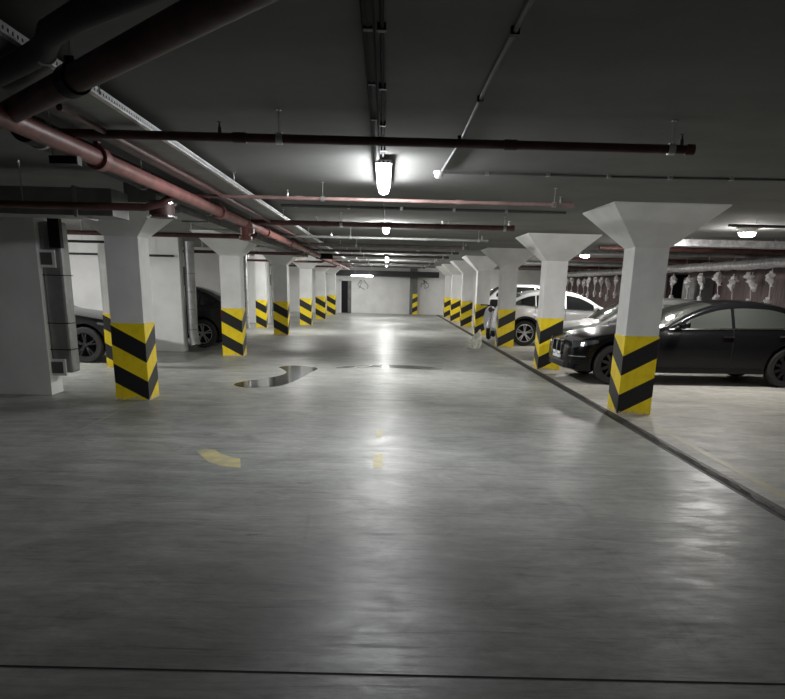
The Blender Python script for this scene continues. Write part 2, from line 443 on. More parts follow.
bulkhead('round lamp on the ceiling behind the lamp above the white hatchback', 5.9, 26.5)
bulkhead('round lamp deep in the right bays near the far wall', 5.9, 34.5)
bulkhead('unseen round lamp lighting the right bay floor nearest the camera', 7.3, 7.5)  # unseen lamp outside the frame, there to light the right bay floor
bulkhead('round lamp in the left bay above the black car', -7.6, 13.6)
bulkhead('round lamp in the left bay above the dark sedan', -7.0, 20.6)
bulkhead('round lamp in the third left bay', -6.4, 27.6)
bulkhead('round lamp in the fourth left bay', -6.4, 33.6)
bulkhead('added round lamp in the last left bay, brightening the far wall', -5.6, 40.0)  # added lamp, brightens the far wall from the left
bulkhead('added round lamp over the last right bay, brightening the far wall', 5.0, 40.6)  # added lamp, brightens the far wall from the right

# ------------------------------------------------------------------ sprinkler pipes across the lane
PZ = 2.44
def clampring(mb, x, y, z, r, axis='x', w=0.02):
    mb.lathe([(r, -w), (r + .008, -w), (r + .008, w), (r, w)], (x, y, z), axis, 16)
PY = [(4.85, 0.026, 'dark_pipe', -2.06, 1.86), (8.05, 0.018, 'pink_pipe', -1.95, 1.92), (11.3, 0.036, 'dark_pipe', -2.0, 1.86), (14.4, 0.024, 'galv_dull', -2.0, 1.9),
      (17.2, 0.034, 'dark_pipe', -2, 1.85), (20.1, 0.03, 'dark_pipe', -2, 1.9), (23.1, 0.034, 'dark_pipe', -2, 1.9), (26.9, 0.03, 'galv_dull', -2, 1.9),
      (30.2, 0.034, 'dark_pipe', -2, 1.9), (33.6, 0.03, 'galv_dull', -2, 1.9), (36.8, 0.03, 'dark_pipe', -2, 1.9)]
ords = ['nearest', 'second', 'third', 'fourth', 'fifth', 'sixth', 'seventh', 'eighth', 'ninth', 'tenth', 'farthest']
for i, (y, rad, mm, xa, xb) in enumerate(PY):
    mm = 'greyish_pipe' if i > 3 and mm == 'dark_pipe' else mm
    r = thing('sprinkler_pipe', f'{ords[i]} thin sprinkler pipe crossing the lane under the ceiling' + (', dark' if i == 0 else ', pinkish' if i == 1 else ''),
              'pipe', (0, y, PZ), 0, 'sprinkler pipes across the lane')
    p = MB(); p.tube([(xa, 0, 0), (xb, 0, 0)], rad, 14)
    p.lathe([(rad, -.02), (rad + .006, -.02), (rad + .006, .03), (0, .03)], (xb - .01, 0, 0), 'x', 14)
    for cx in (-0.9, 0.75): p.lathe([(rad, -.04), (rad + .005, -.04), (rad + .005, .04), (rad, .04)], (cx, 0, 0), 'x', 14)
    obj('pipe_run', p, M[mm], r)
    for hx in (-0.66, 1.74):
        h = MB(); h.tube([(hx, 0, rad), (hx, 0, ZC - PZ)], 0.0045, 6); clampring(h, hx, 0, 0, rad)
        h.box(hx - .015, hx + .015, -.015, .015, ZC - PZ - .005, ZC - PZ)
        obj('hanger', h, M['steel'], r, smooth=0)
    for hx in (-1.02, 1.80):
        h = MB(); h.tube([(hx, 0, rad * .6), (hx, 0, rad + .03)], [0.013, 0.011], 8)
        h.tube([(hx, 0, rad + .03), (hx, 0, rad + .055)], [0.007, 0.004], 8); h.lathe([(0, 0), (.016, .0), (.016, .003), (0, .003)], (hx, 0, rad + .055), 'z', 12)
        obj('sprinkler_head', h, M['dark_pipe'] if i == 0 else M['steel'], r, smooth=0)

# conduits on the ceiling ------------------------------------------------
def conduit(name, pts, r, m, label, cat, clips=None, axis='y'):
    t = thing(name, label, cat, pts[0])
    o0 = Vector(pts[0])
    obj('run', MB().tube([Vector(p) - o0 for p in pts], r, 8), m, t)
    for c in clips or []:
        q = Vector(c) - o0
        obj('clip', MB().box(q.x - .018, q.x + .018, q.y - .018, q.y + .018, -r - .004, 0.02 + r), M['steel'] if axis == 'x' else M['black'], t, smooth=0)
conduit('ceiling_conduit', [(-0.085, -4.9, 2.575), (-0.085, 6.3, 2.575)], 0.026, M['black_cable'], 'dark cable bundle on the ceiling leading to the nearest lamp', 'conduit', [(-0.085, k * .8 + 1.6, 2.575) for k in range(6)])
conduit('ceiling_conduit', [(-0.03, 2.0, 2.585), (-0.035, 6.4, 2.585)], 0.009, M['black_cable'], 'thin black conduit beside the dark cable bundle over the lane', 'conduit', [(-0.033, k * .9 + 2.4, 2.585) for k in range(5)])
conduit('ceiling_conduit', [(0.5, -4.9, 2.586), (0.5, 4.2, 2.586), (0.515, 5.6, 2.586), (0.49, 7.0, 2.586)], 0.011, M['conduit'], 'dark conduit running along the ceiling to the round white detector', 'conduit', [(0.5, k * 1.1 + 2.2, 2.586) for k in range(4)])
conduit('ceiling_conduit', [(0.52, 7.1, 2.586)] + [(0.52 + k * .5, 7.1 - .02 * math.sin(k * 1.3) - .012 * k, 2.586) for k in range(1, 14)], 0.010, M['conduit'],
        'thin cable clipped along the ceiling from the detector to the right', 'conduit', [(0.9 + k * .55, 7.08 - .012 * k, 2.586) for k in range(8)], 'x')
conduit('ceiling_conduit', [(-0.03, 8.0, 2.586), (-0.03, 12.6, 2.586)], 0.009, M['conduit'], 'thin conduit on the ceiling between the first and second lane lamps', 'conduit')
conduit('ceiling_conduit', [(-1.4, 10.3, 2.58), (2.4, 10.35, 2.58)], 0.018, M['conduit'], 'dark conduit crossing the ceiling before the second lane lamp', 'conduit', [(k * .7 - 1.2, 10.32, 2.58) for k in range(5)], 'x')
t = thing('ceiling_detector', 'small round white detector on the ceiling right of the nearest lamp', 'detector', (0.47, 7.12, ZC))
obj('base', MB().lathe([(0, 0), (.05, 0), (.05, -.02), (0, -.02)], (0, 0, 0), 'z', 20), M['white_plastic'], t)
obj('dome', MB().lathe([(.04, -.02), (.04, -.045), (.025, -.06), (0, -.064)], (0, 0, 0), 'z', 20), M['white_plastic'], t)
for k, (x, y) in enumerate([(0.95, 12.4), (0.95, 22.6)]):
    t = thing('ceiling_detector', ['small pale detector on the ceiling right of the second lane lamp', 'small pale detector on the far ceiling beyond the second lane lamp'][k], 'detector', (x, y, ZC))
    obj('base', MB().lathe([(0, 0), (.06, 0), (.06, -.03), (0, -.03)], (0, 0, 0), 'z', 20), M['white_plastic'], t)
    obj('dome', MB().lathe([(.045, -.03), (.045, -.06), (.03, -.09), (0, -.1)], (0, 0, 0), 'z', 20), M['white_plastic'], t)

# ------------------------------------------------------------------ long services on the left
def rod_set(parent, spots, z0, r=0.0045):
    for x, y in spots:
        h = MB(); h.tube([(x, y, z0), (x, y, ZC)], r, 6); h.box(x - .015, x + .015, y - .015, y + .015, ZC - .006, ZC)
        obj('hanger', h, M['steel'], parent, smooth=0)
# red main along the lane
t = thing('red_fire_main', 'long thick red pipe running away above the left row of columns', 'pipe')
p = MB(); p.tube([(-1.93, 3.9, 2.37), (-1.93, 40.5, 2.37)], 0.054, 20)
obj('pipe_run', p, M['red_pipe'], t)
for y in (5.3, 9.0, 12.4, 15.4, 19, 23, 27, 31, 35):
    c = MB(); c.lathe([(.06, -.05), (.078, -.05), (.078, .05), (.06, .05)], (-1.93, y, 2.37), 'y', 20); c.box(-1.945, -1.915, y - .03, y + .03, 2.44, 2.47)
    obj('coupling', c, M['red_pipe'], t)
rod_set(t, [(-1.93, y) for y in (6.2, 8.5, 11, 14, 18, 22, 26, 30, 34)], 2.43)
# big diagonal main in the top left corner
t = thing('diagonal_fire_main', 'very thick dark red pipe slanting across the upper left corner', 'pipe')
A = Vector((-2.6, 4.87, 2.40)); B = Vector((0.9, 0.91, 2.40))
obj('pipe_run', MB().tube([A, B], 0.055, 24), M['dark_pipe'], t)
d = (B - A).normalized(); q = Vector((-1.33, 3.433, 2.40))
c = MB(); c.tube([q - d * .05, q - d * .05 + d * .1], 0.066, 24); c.box(q.x - .02, q.x + .02, q.y - .02, q.y + .02, q.z + .06, q.z + .085)
obj('coupling', c, M['black'], t)
rod_set(t, [(-1.33, 3.433)], 2.47)
# black insulated pair further up-left
t = thing('insulated_pipe', 'fat black insulated pipe bending in the top left corner', 'pipe')
obj('pipe_run', MB().tube([(-2.3, 4.15, 2.42), (-1.7, 3.52, 2.425), (-1.45, 3.28, 2.43), (-1.29, 3.10, 2.43), (-1.2, 2.93, 2.43), (-1.02, 2.74, 2.43), (-0.6, 2.38, 2.43), (0.3, 1.7, 2.43)], 0.045, 16), M['black_pipe'], t)
obj('band', MB().tube([(-1.33, 3.16, 2.43), (-1.315, 3.14, 2.43)], 0.049, 16), M['galv'], t)
# cable tray
t = thing('cable_tray', 'perforated galvanised cable tray with a bright lip, running away on the left', 'cable tray')
xa, xb = -1.89, -1.49; ty0, ty1 = 2.6, 40.5
obj('tray_bottom', MB().box(xa, xb, ty0, ty1, 2.485, 2.489), M['galv_dull'], t, smooth=0)
obj('tray_lip', MB().box(xb, xb + 0.03, ty0, ty1, 2.483, 2.491), M['foil'], t, smooth=0)
s = MB(); yy = ty0
s.box(xb, xb + .003, ty0, ty1, 2.489, 2.512); s.box(xb, xb + .003, ty0, ty1, 2.526, 2.54)
while yy < 16:
    s.box(xb, xb + .003, yy, yy + .025, 2.512, 2.526); yy += 0.04
s.box(xb, xb + .003, 16, ty1, 2.512, 2.526)
obj('tray_side', s, M['galv'], t, smooth=0)
obj('tray_side', MB().box(xa - .003, xa, ty0, ty1, 2.485, 2.54), M['galv'], t, smooth=0)
c = MB()
for k in range(5): c.tube([(xa + .06 + k * .08, ty0, 2.503), (xa + .06 + k * .08 + .02, 20, 2.503), (xa + .06 + k * .08, ty1, 2.503)], 0.013, 8)
obj('cables', c, M['black_cable'], t)
rod_set(t, [(xb + .03, y) for y in (4.1, 7.5, 11, 14.5, 18, 22, 26, 30)], 2.49, 0.004)
# dark pipes left of the tray
t = thing('insulated_pipe', 'long black insulated pipe between the cable tray and the red pipe', 'pipe')
obj('pipe_run', MB().tube([(-2.18, 4.8, 2.46), (-2.2, 33.4, 2.46)], 0.085, 18), M['black_pipe'], t)
for y in (5, 7, 9.5, 12, 15, 18, 21, 25, 30): obj('clamp', MB().lathe([(.085, -.02), (.093, -.02), (.093, .02), (.085, .02)], (-2.18, y, 2.46), 'y', 18), M['steel'], t)
t = thing('thin_pipe', 'thin dark pipe close beside the cable tray', 'pipe')
obj('pipe_run', MB().tube([(-1.71, 4.2, 2.45), (-1.66, 40.5, 2.45)], 0.018, 12), M['dark_pipe'], t)
# cross duct with red pipe in front, left
t = thing('cross_duct', 'grey rectangular duct crossing at the left above the nearest column', 'duct')
obj('duct_run', MB().box(-10.9, -2.55, 7.25, 7.7, 2.16, 2.40), M['galv_dull'], t, smooth=0)
for x in (-2.9, -4.1, -5.3, -6.6): obj('flange', MB().box(x, x + .03, 7.22, 7.73, 2.145, 2.415), M['galv'], t, smooth=0)
t = thing('branch_pipe', 'dark red pipe running in front of the grey cross duct', 'pipe')
obj('pipe_run', MB().tube([(-10.9, 7.1, 2.225), (-2.2, 7.1, 2.23), (-2.05, 7.12, 2.27), (-1.95, 7.15, 2.345)], 0.033, 14), M['dark_pipe'], t)
for x in (-3.3, -4.9): obj('hanger', MB().tube([(x, 7.1, 2.25), (x, 7.1, ZC)], .006, 6), M['steel'], t)
t = thing('duct_plenum', 'round silver duct collar with two bright rings beside the red pipe', 'duct', (-2.15, 7.46, 0))
obj('collar', MB().lathe([(0, 2.17), (.12, 2.17), (.12, 2.32), (0, 2.32)], (0, 0, 0), 'z', 28), M['dark_pipe'], t)
for z in (2.18, 2.30): obj('ring', MB().lathe([(.11, z - .008), (.14, z - .008), (.14, z + .008), (.11, z + .008)], (0, 0, 0), 'z', 28), M['chrome'], t)
t = thing('long_duct', 'wide grey rectangular duct running away over the left row of columns', 'duct')
obj('duct_run', MB().box(-2.60, -2.29, 7.75, 22.6, 2.33, 2.55), M['galv_dull'], t, smooth=0)
for y in (8.6, 9.9, 11.3, 12.7, 14.1, 15.5, 16.9, 18.3, 20, 21.5): obj('flange', MB().box(-2.612, -2.278, y, y + .03, 2.315, 2.56), M['galv'], t, smooth=0)
# second red line + valve
t = thing('red_valve', 'red valve body hanging where the red pipe passes beyond the nearest left column', 'valve', (-1.93, 10.6, 2.27))
obj('valve_body', MB().lathe([(0, -.12), (.09, -.12), (.09, -.07), (.065, -.06), (.065, .06), (.09, .07), (.09, .12), (0, .12)], (0, 0, 0), 'z', 20), M['red_pipe'], t)
obj('flange', MB().lathe([(0, -.02), (.12, -.02), (.12, .02), (0, .02)], (0, 0, .07), 'z', 20), M['red_pipe'], t)
obj('outlet', MB().tube([(0, 0, 0), (.12, -.02, 0)], .035, 12), M['pink_pipe'], t)
for k, y in enumerate([11.9, 18.4, 24.6, 31]):
    t = thing('branch_pipe', ['dark red cross pipe above the second left column', 'dark pipe crossing above the second left bay', 'dark pipe crossing above the third left bay', 'dark pipe crossing above the fourth left bay'][k], 'pipe')
    obj('pipe_run', MB().tube([(-10.9, y, 2.27), (-2.05, y, 2.27), (-1.98, y, 2.31)], 0.035, 12), M['dark_pipe'], t)
    for x in (-3.0, -4.4): obj('hanger', MB().tube([(x, y, 2.33), (x, y, ZC)], .006, 6), M['steel'], t)
# thin dark pipes on bay walls
for k, (y, z) in enumerate([(10.28 + 6.9, 2.12), (13.2, 2.2)]):
    t = thing('wall_pipe', ['thin dark pipe crossing the white bay wall behind the nearest left column', 'thin black pipe hanging across the first left bay'][k], 'pipe')
    obj('pipe_run', MB().tube([(-10.9, y, z), (-4.75, y, z)], 0.022, 10), M['black_pipe'], t)
    for x in (-5.2, -7.5): obj('hanger', MB().tube([(x, y, z), (x, y, ZC)], .005, 6), M['steel'], t)

def hanging_sign(label, x, y, z, w, h, rx=None):
    t = thing('hanging_sign', label, 'sign', (x, y, z))
    obj('box', MB().box(-w / 2, w / 2, -.03, .03, 0, h), M['black'], t, smooth=0)
    obj('frame', MB().box(w / 2 - .004, w / 2 + .006, -.034, .034, -.004, h + .004), M['grille'], t, smooth=0)
    for s in (-1, 1):
        obj('rod', MB().tube([(s * w * .42, 0, h), (s * w * .42, 0, (ZC if y < 10 else 2.484) - z)], .004, 6), M['steel'], t)
hanging_sign('small black box sign hanging under the red pipe, upper left', -2.0, 4.92, 2.275, .17, .045)
hanging_sign('black box sign hanging far down the lane, left of centre', -1.78, 22.3, 2.29, .48, .15)
# far dark service duct in front of the end wall
t = thing('far_duct', 'dark duct crossing the lane in front of the far wall', 'duct')
obj('duct_run', MB().box(-3.1, 3.0, 42.1, 42.7, 2.05, 2.35), M['black_pipe'], t, smooth=0)
for x in (-1.8, -.6, .6, 1.8): obj('hanger', MB().tube([(x, 42.4, 2.35), (x, 42.4, ZC)], .01, 6), M['steel'], t)
def loose(label, x, y, z, seed):
    rd = random.Random(seed); m = MB()
    for k in range(3):
        pts = []; px, pz = x + rd.uniform(-.1, .1), z
        for j in range(9):
            pts.append((px, y, pz)); px += rd.uniform(-.14, .14); pz -= rd.uniform(.02, .09)
        m.tube(pts, .012, 6)
    tag(obj('loose_cable', m, M['black_cable']), label, 'cable')
loose('tangled black cable hanging on the white far wall beside the door', -1.3, Y1 - .03, 1.85, 3)
loose('short loose black cable on the far wall right of the pilaster', 2.15, Y1 - .03, 1.9, 5)

# ------------------------------------------------------------------ left vertical ducts
t = thing('vertical_duct', 'grey vertical duct with two white grilles on the end of the nearest left wall', 'duct', (-4.56, 10.42, 0))
obj('duct_run', MB().box(-.12, .17, -.02, .26, .30, 2.32), M['galv_dull'], t, smooth=0, bevel=.04)
for z in (.38, 1.84):
    g = obj('grille_frame', MB().box(-.145, .085, -.06, -.02, z - .115, z + .115), M['white_plastic'], t, smooth=0)
    gm = MB(); gm.box(-.11, .05, -.064, -.058, z - .08, z + .08)
    obj('grille_mesh', gm, M['grille'], g, smooth=0)
for z in (.62, .98, 1.62): obj('strap', MB().box(-.125, .175, -.026, .265, z, z + .012), M['black_cable'], t, smooth=0)
obj('cable', MB().tube([(-.16, -.04, 2.2), (-.15, -.04, 1.2), (-.13, -.04, .45)], .01, 8), M['black_cable'], t)
obj('dark_bracket', MB().box(.05, .2, -.1, .0, 1.98, 2.35), M['black'], t, smooth=0)
def round_duct(label, x, y):
    x += .01
    t = thing('vertical_duct', label, 'duct', (x, y, 0))
    obj('duct_run', MB().tube([(0.06, -.04, .14), (0.03, -.02, .25), (0, 0, .45), (0, 0, 2.2), (0, 0, 2.45)], .115, 20), M['galv'], t)
    for z in (.5, .95, 1.35, 1.75): obj('seam_ring', MB().lathe([(.115, -.01), (.123, -.01), (.123, .01), (.115, .01)], (0, 0, z), 'z', 20), M['galv_dull'], t)
    obj('bracket', MB().box(-.145, -.05, -.03, .03, 1.48, 1.9), M['grey_panel'], t, smooth=0)
round_duct('silver round duct standing at the end of the second left wall', -4.5, 17.5)
round_duct('silver round duct beside the third left wall end', -4.5, 24.1)
round_duct('silver round duct beside the fourth left wall end', -4.5, 30.6)

# ------------------------------------------------------------------ floor marks and puddle
def decal(pts, z=0.0015):
    return MB().add([(x, y, z) for x, y in pts], [tuple(range(len(pts)))])
tag(obj('painted_arrow', decal([(-1.80, 6.91), (-1.76, 7.02), (-1.65, 7.02), (-1.56, 6.86), (-1.44, 6.73), (-1.33, 6.66), (-1.26, 6.31), (-1.44, 6.36), (-1.60, 6.52), (-1.70, 6.72)]), M['yellow_mark'], smooth=0), 'worn yellow fragment of a curved arrow on the lane floor', 'floor marking')
tag(obj('painted_dash', decal([(-.08, 6.42), (.01, 6.42), (.01, 6.98), (-.075, 6.98)]), M['yellow_mark'], smooth=0), 'short yellow dash on the lane floor, the nearer and brighter one', 'floor marking', 'yellow dashes on the lane centre')
tag(obj('painted_dash', decal([(-.07, 7.75), (.0, 7.75), (.0, 8.2), (-.065, 8.2)]), M['yellow_mark'], smooth=0), 'short faint yellow dash on the lane floor beyond the brighter one', 'floor marking', 'yellow dashes on the lane centre')
tag(obj('painted_line', decal([(3.28, 5.6), (3.38, 5.6), (3.42, 9.1), (3.34, 9.1)]), M['yellow_line'], smooth=0), 'faded yellow line on the right floor running from the nearest column', 'floor marking')
# puddle outline in plan
pp = [(-2.42, 11.85), (-2.30, 12.25), (-2.05, 12.6), (-1.85, 13.1), (-1.80, 13.6), (-1.95, 14.1), (-2.05, 14.45), (-1.85, 14.75), (-1.45, 14.6), (-1.28, 14.3), (-1.36, 13.6), (-1.44, 12.8), (-1.55, 12.1), (-1.72, 11.65), (-2.05, 11.45), (-2.3, 11.55)]
def smooth_loop(p, n=5):
    out = []; N = len(p)
    for i in range(N):
        p0, p1, p2, p3 = p[i - 1], p[i], p[(i + 1) % N], p[(i + 2) % N]
        for k in range(n):
            t_ = k / n
            out.append(tuple(0.5 * ((2 * p1[j]) + (-p0[j] + p2[j]) * t_ + (2 * p0[j] - 5 * p1[j] + 4 * p2[j] - p3[j]) * t_ ** 2 + (-p0[j] + 3 * p1[j] - 3 * p2[j] + p3[j]) * t_ ** 3) for j in (0, 1)))
    return out
tag(obj('puddle', decal(smooth_loop(pp), .003), M['water'], smooth=0), 'dark puddle of water on the lane floor, left of centre', 'puddle')
tag(obj('wet_patch', decal(smooth_loop([(-.95, 14.5), (-.2, 14.8), (.9, 14.6), (1.2, 14.9), (.5, 15.3), (-.5, 15.1)]), .0015), mat('damp_concrete', (0.16, 0.16, 0.155), 0.12, var=.15, scale=3), smooth=0), 'thin damp patch shining on the lane beyond the puddle', 'puddle')

# ------------------------------------------------------------------ cars
def pchip(pts):
    xs = [p[0] for p in pts]; ys = [p[1] for p in pts]; n = len(xs)
    d = [(ys[i + 1] - ys[i]) / (xs[i + 1] - xs[i]) for i in range(n - 1)]
    m = [d[0]] + [0 if d[i - 1] * d[i] <= 0 else 2 * d[i - 1] * d[i] / (d[i - 1] + d[i]) for i in range(1, n - 1)] + [d[-1]]
    def f(x):
        if x <= xs[0]: return ys[0]
        if x >= xs[-1]: return ys[-1]
        i = max(k for k in range(n - 1) if xs[k] <= x)
        h = xs[i + 1] - xs[i]; t = (x - xs[i]) / h
        return ys[i] * (1 + 2 * t) * (1 - t) ** 2 + m[i] * h * t * (1 - t) ** 2 + ys[i + 1] * t * t * (3 - 2 * t) + m[i + 1] * h * t * t * (t - 1)
    return f

def make_wheel(parent, x, y, side, R, rimmat, spokes=5, w=0.22, double=True):
    # outer face towards side (+1/-1 in y)
    t = MB()
    t.lathe([(R * .70, -w / 2), (R * .93, -w / 2), (R * .99, -w / 2 + .03), (R, 0), (R * .99, w / 2 - .03), (R * .93, w / 2), (R * .70, w / 2), (R * .68, 0), (R * .70, -w / 2)], (0, 0, 0), 'y', 36)
    o = obj('wheel', t, M['rubber'], parent, (x, y, R))
    k = MB(); s = side
    k.lathe([(R * .70, -w * .45 * s), (R * .70, w * .46 * s), (R * .665, w * .47 * s), (R * .64, w * .30 * s), (R * .62, -w * .2 * s), (0, -w * .2 * s)], (0, 0, 0), 'y', 36)
    r_ = obj('rim', k, M['arch'], o)
    sp = MB()
    sp.lathe([(0, w * .40 * s), (R * .13, w * .39 * s), (R * .17, w * .30 * s), (R * .17, w * .05 * s)], (0, 0, 0), 'y', 20)
    sp.lathe([(R * .70, w * .40 * s), (R * .705, w * .47 * s), (R * .66, w * .475 * s), (R * .64, w * .42 * s)], (0, 0, 0), 'y', 36)
    n = spokes
    for i in range(n):
        for da in ((-.16, .16) if double else (0,)):
            a = 2 * PI * i / n + PI / 2; 
            a0 = a + da * .5; a1 = a + da
            wd = R * (.035 if double else .07)
            p0 = Vector((math.cos(a0), 0, math.sin(a0))) * R * .12; p1 = Vector((math.cos(a1), 0, math.sin(a1))) * R * .66
            nrm = Vector((-math.sin(a1), 0, math.cos(a1)))
            vs = []
            for p, yy0, yy1, q in ((p0, w * .15, w * .38, 1.3), (p1, w * .30, w * .45, 1.0)):
                for sg in (-1, 1):
                    for yv in (yy0, yy1):
                        v = p + nrm * sg * wd * q; vs.append((v.x, yv * s, v.z))
            sp.add(vs, [(0, 1, 3, 2), (4, 6, 7, 5), (0, 4, 5, 1), (2, 3, 7, 6), (1, 5, 7, 3), (0, 2, 6, 4)])
    obj('spokes', sp, rimmat, o, smooth=40)
    return o

def make_car(name, label, cat, loc, rotz, P):
    # local x runs from the nose backwards is -x: nose at +L/2 ; origin on the ground in the middle
    L = P['L']; root = thing(name, label, cat, loc, rotz, None)
    top = pchip(P['top']); W = pchip(P['width']); belt = pchip(P['belt']); bot = pchip(P['bottom'])
    H = max(p[1] for p in P['top']); paint = P['paint']
    tum = P.get('tumble', 0.26)
    crown = P.get('crown', 0.045)
    def X(s): return L / 2 - s
    def w(s, z):
        b = belt(s); zb = bot(s); Wd = W(s)
        if z <= b:
            t = (z - zb) / max(.01, (b - zb))
            g = 0.93 + 0.07 * math.sin(PI * min(1, max(0, t)) ** 0.8 * 0.62) / math.sin(PI * .5) if t < .8 else None
            g = 1 - 0.075 * (1 - min(1, t / .55)) ** 2 - 0.03 * max(0, (t - .62) / .38) ** 1.5
        else:
            u = (z - b) / max(.05, (H - b))
            g = 0.97 - 0.012 * min(1, u * 8) - tum * (0.85 * u + 0.15 * u * u)
        return Wd * g
    def edge(s):
        zt = top(s); cr = crown * min(1, W(s) / .8)
        r = min(P.get('r', 0.07), (zt - bot(s)) * .3)
        return zt - cr, cr, r
    NS, NC, NT = 14, 5, 8
    def half(s):
        ze, cr, r = edge(s); zb = bot(s); pts = [(0, zb)]
        zs = ze - r
        pts.append((w(s, zb) * .8, zb))
        for i in range(NS + 1):
            z = zb + .02 + (zs - zb - .02) * i / NS; pts.append((w(s, z), z))
        y0 = w(s, zs)
        for i in range(1, NC + 1):
            a = PI / 2 * i / NC; pts.append((y0 - r * (1 - math.cos(a)), zs + r * math.sin(a)))
        yc = y0 - r
        for i in range(1, NT + 1):
            y = yc * (1 - i / NT); pts.append((y, ze + cr * (1 - (y / yc) ** 2)))
        return pts
    st = sorted(set([0, .015, .04, .08, .13, .2] + [round(.2 + i * (L - .4) / 64, 4) for i in range(65)] + [L - .2, L - .13, L - .08, L - .04, L - .015, L]))
    rows = []
    for s in st:
        h = half(s)
        ring = [(X(s), y, z) for y, z in h] + [(X(s), -y, z) for y, z in h[1:-1]][::-1]
        rows.append(ring)
    mb = MB(); mb.grid(rows, closed=True)
    n = len(rows[0]); mb.add(rows[0], [tuple(range(n))]); mb.add(rows[-1], [tuple(range(n))[::-1]])
    body = obj('body', mb, [paint, M['arch']], root, smooth=0)
    body.data.polygons.foreach_set('material_index', [0] * len(body.data.polygons))
    # wheel arches cut out
    R = P['R']; ax = P['axles']
    cut = MB()
    for s in ax:
        for sd in (-1, 1):
            y1 = W(s) + .3; y0 = W(s) - .36
            cut.lathe([(0, y0 * sd), (R + P.get('archgap', .055), y0 * sd), (R + P.get('archgap', .055), y1 * sd), (0, y1 * sd)], (X(s), 0, R + .01), 'y', 40)
    co = obj('cutter', cut, [paint, M['arch']], None, smooth=0)
    co.data.polygons.foreach_set('material_index', [1] * len(co.data.polygons))
    md = body.modifiers.new('b', 'BOOLEAN'); md.object = co; md.operation = 'DIFFERENCE'; md.solver = 'EXACT'
    co.location = loc; co.rotation_euler = (0, 0, rotz)
    bpy.context.view_layer.update()
    dg = bpy.context.evaluated_depsgraph_get()
    me = bpy.data.meshes.new_from_object(body.evaluated_get(dg))
    body.modifiers.clear(); old = body.data; body.data = me
    bpy.data.meshes.remove(old); bpy.data.objects.remove(co)
    me.polygons.foreach_set('use_smooth', [True] * len(me.polygons)); me.set_sharp_from_angle(angle=math.radians(32))
    # side patch helper: strips between z_lo(s) and z_hi(s)
    def side_patch(nm, s0, s1, lo, hi, sd, m, off=.005, n=18, k=6, parent=root, th=.006):
        rws = []
        for i in range(n + 1):
            s = s0 + (s1 - s0) * i / n; a = lo(s); b = hi(s)
            if b < a + .004: b = a + .004
            rws.append([(X(s), (w(s, a + (b - a) * j / k) + off) * sd, a + (b - a) * j / k) for j in range(k + 1)])
        m_ = MB(); m_.grid(rws)
        rb = [[(x, y - (off + .01) * sd, z) for x, y, z in r_] for r_ in rws]
        # rim so the pane has thickness
        for A_, B_ in ((rws[0], rb[0]), (rws[-1], rb[-1])): m_.grid([A_, B_])
        m_.grid([[r_[0] for r_ in rws], [r_[0] for r_ in rb]]); m_.grid([[r_[-1] for r_ in rws], [r_[-1] for r_ in rb]])
        return obj(nm, m_, m, parent, smooth=40)
    def top_patch(nm, s0, s1, m, inset=.03, off=.006, n=12, k=12, y0=-1, y1=1, parent=root):
        rws = []
        for i in range(n + 1):
            s = s0 + (s1 - s0) * i / n
            ze, cr, r = edge(s); yc = w(s, ze - r) - r; yb = yc - inset
            sl = (top(s + .01) - top(s - .01)) / .02; nx = sl; nn = math.hypot(1, sl)
            row = []
            for j in range(k + 1):
                y = yb * (y0 + (y1 - y0) * j / k)
                z = ze + cr * (1 - (y / yc) ** 2)
                row.append((X(s) + off * nx / nn, y, z + off / nn))
            rws.append(row)
        return obj(nm, MB().grid(rws), m, parent, smooth=40)
    G = P['glass']
    # windows
    def whi(s):
        ze, cr, r = edge(s); return ze - r + .012
    for sd in (-1, 1):
        for (a, b) in P['side_windows']:
            side_patch('side_window', a, b, lambda s: belt(s) + .025, lambda s: max(whi(s) - .035, belt(s) + .03), sd, G)
        side_patch('belt_trim', P['side_windows'][0][0] - .05, P['side_windows'][-1][1], lambda s: belt(s) + .006, lambda s: belt(s) + .022, sd, M['chrome'] if P.get('chrome', 1) else M['black'], off=.008, k=1, n=30)
        for sx in P['seams']:
            side_patch('door_gap', sx, sx + .009, lambda s: bot(s) + .12, lambda s: belt(s) - .0, sd, M['arch'], off=.002, n=1, k=12)
        for sx in P['handles']:
            side_patch('door_handle', sx, sx + .20, lambda s: belt(s) - .13, lambda s: belt(s) - .105, sd, M['chrome'] if P.get('chrome', 1) else paint, off=.035, n=3, k=1)
        hl = P['headlight']
        side_patch('headlight', hl[0], hl[1], lambda s: hl[2] + (s - hl[0]) * (hl[4] + .13), lambda s: hl[3] + (s - hl[0]) * (hl[4] - .04), sd, M['headlight'], off=.006, n=14, k=4)
        hm = hl[0] + .13; side_patch('headlight_lens', hm, hm + .09, lambda s: (hl[2] + hl[3]) / 2 - .02, lambda s: (hl[2] + hl[3]) / 2 + .04, sd, M['chrome'], off=.010, n=4, k=2)  # chrome patch put in for the bright highlight on the headlight
        tl = P['taillight']
        side_patch('taillight', tl[0], tl[1], lambda s: tl[2], lambda s: tl[3], sd, M['tail_red'], off=.006, n=12, k=4)
        side_patch('sill', ax[0] + R + .1, ax[1] - R - .1, lambda s: bot(s) + .03, lambda s: bot(s) + .11, sd, P.get('sillmat', M['black']), off=.012, n=12, k=2)
        # mirror
        ms = P['mirror']; yb = w(ms, belt(ms) + .03)
        mm = MB(); mm.sphere((X(ms) , (yb + .14) * sd, belt(ms) + .09), .1, 10, .75, 1.15, .72)
        mm.tube([(X(ms), (yb - .01) * sd, belt(ms) + .03), (X(ms), (yb + .08) * sd, belt(ms) + .05)], .025, 8)
        mo = obj('door_mirror', mm, paint, root)
